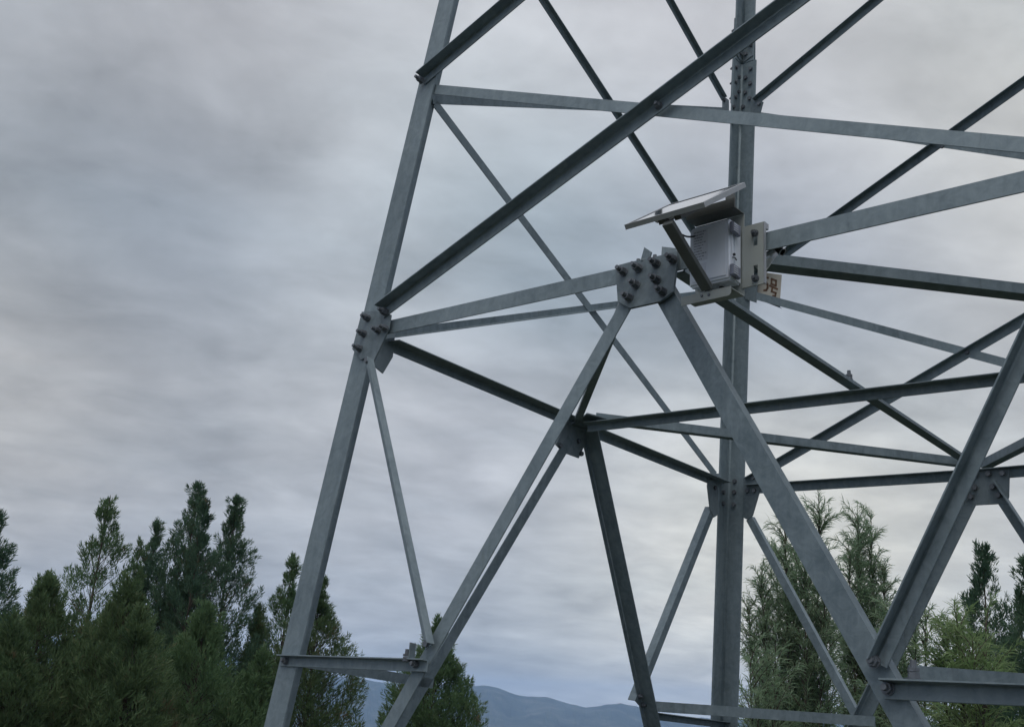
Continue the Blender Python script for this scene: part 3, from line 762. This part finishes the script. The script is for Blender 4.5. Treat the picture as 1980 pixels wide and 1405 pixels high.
def cypress(px, py, dist, rad, mat, label, seed, leaders=1, nt=430, nl=76, gap=.0, shape=.75, low=.04, ragged=.25, tuft=.34, group='cypress trees'):
    """conical crown built of upright flame-shaped tufts of fine scale-leaf shoots, each carried by its own limb"""
    rg = np.random.default_rng(seed)
    x, y = tpos(px, dist, py); zb = float(gz(x, y)) - .05; H = ztop(px, py-24, dist)-zb
    root = empty('cypress_tree', (x, y, zb)); tag(root, label, 'tree', group)
    base = np.array([x, y, zb]); segs = []; TC, TA, TS = [], [], []
    leads = [(np.zeros(2), 1.0, 1.0)]
    for k in range(leaders-1):
        a = rg.uniform(0, 2*PI); leads.append((np.array([math.cos(a), math.sin(a)])*rad*rg.uniform(.4, .75), rg.uniform(.74, .93), rg.uniform(.45, .7)))
    for off, hf, rf in leads:
        hh = H*hf
        def axis(u): u = np.asarray(u, float)[..., None]; return base + np.concatenate([off[0]*u**.6, off[1]*u**.6, hh*u], -1)
        us = np.linspace(0, .98, 9)
        for u0, u1 in zip(us[:-1], us[1:]): segs.append((axis(u0), axis(u1), .009*hh*rf*(1-u0)+.004, .009*hh*rf*(1-u1)+.003))
        n = int(nt*rf*1.9); u = low + (1-low)*(1-rg.random(n)**.62)
        u = np.clip(u, low, .985); az = rg.uniform(0, 2*PI, n)
        ph = rg.uniform(0, 6.28, 4)
        lump = 1 + ragged*(np.sin(az*2+ph[0]+u*5)*.5 + np.sin(az*3+ph[1]-u*11)*.45 + np.sin(u*23+ph[2]+az)*.4)
        R = rad*rf*((1-u)**(shape+.7*np.clip((u-.75)/.25, 0, 1))*.98+.008)*lump
        keep = rg.random(n) > gap*.5*(1+np.sin(az*3+u*14+ph[3]))*(u < .93)
        t = np.where(rg.random(n) < .72, rg.uniform(.8, 1.06, n), rg.uniform(.3, .85, n))
        outd = np.stack([np.cos(az), np.sin(az), np.zeros(n)], -1)
        c = axis(u*.985) + outd*(R*t)[:, None]
        ta = norm(np.array([0, 0, 1.0]) + outd*rg.uniform(.1, .75, n)[:, None] + rg.normal(0, .18, (n, 3)))
        ts = tuft*rg.uniform(.6, 1.25, n)*(.55+.45*np.minimum(1, R/.5))
        c = c - np.array([0, 0, 1])*(ts*.5)[:, None]
        top = zb+hh; over = c[:, 2]+ts > top; c[over, 2] -= (c[over, 2]+ts[over]-top)
        # the slim leading shoot
        m_ = 9; ut = rg.uniform(.84, .985, m_); TC.append(axis(ut)-np.array([0, 0, .12])+rg.normal(0, .045, (m_, 3))*((1-ut)/.12*rad)[:, None]*np.array([1, 1, .5])); TA.append(norm(np.array([0, 0, 1])+rg.normal(0, .2, (m_, 3)))); TS.append(np.full(m_, .15))
        TC.append(c[keep]); TA.append(ta[keep]); TS.append(ts[keep])
        st_ = axis(np.maximum(0, u-.06-.10*R))
        for k in np.nonzero(keep)[0][::2]: segs.append((st_[k], c[k]+ta[k]*ts[k]*.4, .005+.006*R[k], .002))
    C, A, T = np.concatenate(TC), np.concatenate(TA), np.concatenate(TS); n = len(C)
    side = norm(np.cross(A, norm(rg.normal(0, 1, (n, 3))))); oth = np.cross(A, side)
    k = nl; t = rg.random((n, k))**.9; an = rg.uniform(0, 2*PI, (n, k))
    rr = T[:, None]*.40*np.sin(PI*np.clip(t, .04, .97)**.75)*rg.uniform(.35, 1.0, (n, k))
    rv = side[:, None]*np.cos(an)[..., None] + oth[:, None]*np.sin(an)[..., None]*.6
    cc = C[:, None] + A[:, None]*(t*T[:, None])[..., None] + rv*rr[..., None]
    dd = norm(A[:, None]*1.0 + rv*rg.uniform(.2, .9, (n, k))[..., None] + rg.normal(0, .22, (n, k, 3)))
    ss = norm(np.cross(dd, rg.normal(0, 1, (n, k, 3))))
    ln = rg.uniform(.03, .075, n*k); w = rg.uniform(.008, .015, n*k)
    v = quads(cc.reshape(-1, 3), dd.reshape(-1, 3), ss.reshape(-1, 3), ln, w)
    npmesh('crown', v, np.arange(len(v)), mat, root)
    V, F = limb_tubes(segs); npmesh('trunk', V, F, MT['bark'], root)
    return root

def willow(tops, dist, mat, label, seed, basepx, spread=.5, nsh=34, ll=.115, dens=1.0, droop=.1, group='willow shrubs'):
    """several upright leaders carrying slender ascending shoots with narrow leaves"""
    rg = np.random.default_rng(seed)
    x, y = tpos(basepx, dist); zb = float(gz(x, y))-.05
    root = empty('willow_tree', (x, y, zb)); tag(root, label, 'tree', group)
    base = np.array([x, y, zb]); segs = []; C, D, U = [], [], []
    for (px, py, dd_) in tops:
        tx, ty = tpos(px, dist+dd_, py); T = np.array([tx, ty, ztop(px, py, dist+dd_)])
        mid_ = base + (T-base)*.45 + np.array([(T-base)[0]*.25, (T-base)[1]*.25, 0])
        def ax(t): return (base*(1-t)**2 + 2*mid_*t*(1-t) + T*t**2)
        ts = np.linspace(0, 1, 12); L_ = np.linalg.norm(T-base)
        for a, b_ in zip(ts[:-1], ts[1:]): segs.append((ax(a), ax(b_), .022*(1-a)+.004, .022*(1-b_)+.003))
        def leaves(p0, p1, cnt):
            t = rg.random(cnt); c = p0+(p1-p0)*t[:, None]; dv = norm(p1-p0)
            az = rg.normal(0, 1, (cnt, 3)); az = norm(az - (az@dv)[:, None]*dv)
            C.append(c); D.append(norm(dv*rg.uniform(.7, 1.2, cnt)[:, None] + az*rg.uniform(.35, .9, cnt)[:, None]))
        leaves(ax(.74), T, int(60*dens))
        for i in range(int(nsh*L_/4)):
            t = .10 + .88*rg.random()**.85; p = ax(t); a = rg.uniform(0, 2*PI)
            ln_ = spread*(1.06-t)**.5*rg.uniform(.55, 1.3)+.10
            h_ = np.array([math.cos(a), math.sin(a), 0]); pitch = rg.uniform(1.05, 1.42); nk = 4
            for k in range(nk):
                dv = h_*math.cos(pitch) + np.array([0, 0, math.sin(pitch)]); q = p + dv*ln_/nk*1.5
                segs.append((p, q, .006*(1-k/nk)+.0015, .006*(1-(k+1)/nk)+.0015))
                if k or rg.random() < .5: leaves(p, q, int(11*dens*ln_/.5)+4)
                p = q; pitch -= rg.uniform(.0, .24)+droop*.6
    C = np.concatenate(C); D = np.concatenate(D); n = len(C)
    D = norm(D + rg.normal(0, .15, (n, 3))); s_ = norm(np.cross(D, rg.normal(0, 1, (n, 3))))
    ln = rg.uniform(.6, 1.25, n)*ll; w = rg.uniform(.0075, .0115, n)
    # a slim leaf in two halves, its outer half bending down
    D2 = norm(D - np.array([0, 0, 1])*rg.uniform(.25, .9, (n, 1)))
    m_ = C + D*(ln*.5)[:, None]; tip = m_ + D2*(ln*.55)[:, None]
    ws = s_*w[:, None]*.5
    V4 = np.stack([C - ws*.4, C + ws*.4, m_ + ws, m_ - ws, tip + ws*.15, tip - ws*.15], 1).reshape(-1, 3)
    b0 = np.arange(n)[:, None]*6
    npmesh('crown', V4, np.concatenate([b0+np.array([[0, 1, 2, 3]]), b0+np.array([[3, 2, 4, 5]])], 1).reshape(-1, 4), mat, root)
    V, F = limb_tubes(segs, 5); npmesh('trunk', V, F, MT['bark'], root)
    return root

c1, c2, c3 = MT['cyp'], MT['cypdark'], MT['cypolive']
cypress(0, 1000, 15, 1.0, c2, 'dark cypress cut off by the left edge of the picture', 1, 2, 330, gap=.15, ragged=.4)
cypress(212, 966, 17, 1.35, c1, 'loose mid-green cypress with a ragged tip, second tall one from the left edge', 2, 3, 330, gap=.3, ragged=.55)
cypress(303, 1020, 18, 1.05, c2, 'narrow cypress tucked against the left side of the tallest cypress', 3, 2, 380, gap=.1)
cypress(385, 936, 17.5, 1.3, c2, 'tallest dark cypress, with a sharp pointed tip above all the others', 4, 2, 470, gap=.22, ragged=.35)
cypress(458, 972, 18, 1.3, c2, 'dark pointed cypress just right of the tallest cypress', 5, 2, 470, gap=.18, ragged=.35)
cypress(566, 1085, 19, 1.15, c1, 'mid-green cypress hidden partly behind the left tower leg', 6, 2, 380, gap=.2, ragged=.3)
cypress(622, 1125, 18, 1.35, c3, 'bushy cypress right beside the left tower leg, standing over the blue hills', 7, 2, 560, ragged=.2)
cypress(848, 1208, 17, 1.25, c1, 'lone cone-shaped cypress behind the crossing pair of diagonal bars, in front of the hills', 8, 1, 900, shape=.7, ragged=.06)
cypress(95, 1120, 12.5, 1.3, c3, 'short olive-green cypress in the front row, leftmost of that row', 9, 3, 480, gap=.1, ragged=.3)
cypress(250, 1130, 12.5, 1.4, c3, 'broad olive-green cypress in the front row below the ragged cypress', 10, 3, 520, gap=.1, ragged=.3)
cypress(400, 1175, 13.5, 1.3, c1, 'low green cypress in the front row below the tallest cypress', 11, 3, 480, gap=.1)
cypress(1898, 1060, 14, 1.05, c2, 'dark open cypress with a bare limb at the right, above the bright willow', 12, 3, 230, gap=.2, ragged=.5)
cypress(1985, 1085, 13, 1.0, c2, 'dark cypress cut off by the right edge of the picture', 13, 2, 260, gap=.2, ragged=.4)
willow([(1518, 1010, 0), (1584, 968, .2), (1470, 1110, -.2), (1540, 1060, .4), (1445, 1160, .1), (1596, 1120, -.3), (1500, 1060, .3), (1558, 1050, -.4), (1480, 1180, .3), (1606, 1220, .2), (1570, 1150, .2), (1520, 1150, -.2)], 14, MT['willow'], 'tall feathery grey-green willow between the far leg and the thick diagonal bar', 21, 1540, .38, 90, dens=1.25)
willow([(1657, 982, 0), (1684, 985, .2), (1640, 1050, -.2), (1710, 1080, .2), (1690, 1120, 0), (1660, 1040, .3), (1625, 1150, .2), (1715, 1170, -.2)], 15, MT['willow'], 'tall feathery willow with a forked tip right of the thick diagonal bar', 22, 1668, .30, 90, dens=1.25)
willow([(1790, 1190, 0), (1750, 1220, .2), (1730, 1175, 0), (1770, 1230, -.2)], 12, MT['willow'], 'small drooping willow right of the low crossing of bars', 23, 1740, .45, 55, dens=1.5, droop=.14)
willow([(1850, 1190, 0), (1830, 1215, .2), (1880, 1230, -.2), (1905, 1200, .2), (1860, 1290, .2), (1820, 1300, -.1), (1900, 1320, -.2)], 11, MT['willowg'], 'fresh green willow under the dark open cypress at the right', 24, 1880, .42, 50, dens=1.5, droop=.14)
willow([(1450, 1270, 0), (1480, 1300, .2), (1500, 1250, .1), (1465, 1340, -.1)], 11, MT['willow'], 'low thin willow standing right beside the far leg near the bottom', 25, 1470, .4, 40, dens=1.2)

# ------------------------------------------------------------------ haze
bm = bmesh.new(); box(bm, (0, 0, 30), (1, 0, 0), (0, 1, 0), (0, 0, 1), 11000, 11000, 362)
hm = bpy.data.materials.new('haze_air'); hm.use_nodes = True; N = hm.node_tree.nodes; L = hm.node_tree.links; N.clear()
o_ = N.new('ShaderNodeOutputMaterial'); pv = N.new('ShaderNodeVolumePrincipled'); pv.inputs['Color'].default_value = (.44, .66, 1.0, 1); pv.inputs['Density'].default_value = 2.2e-4
L.new(pv.outputs[0], o_.inputs['Volume'])
hz = obj('haze', bm, hm); tag(hz, kind='stuff')
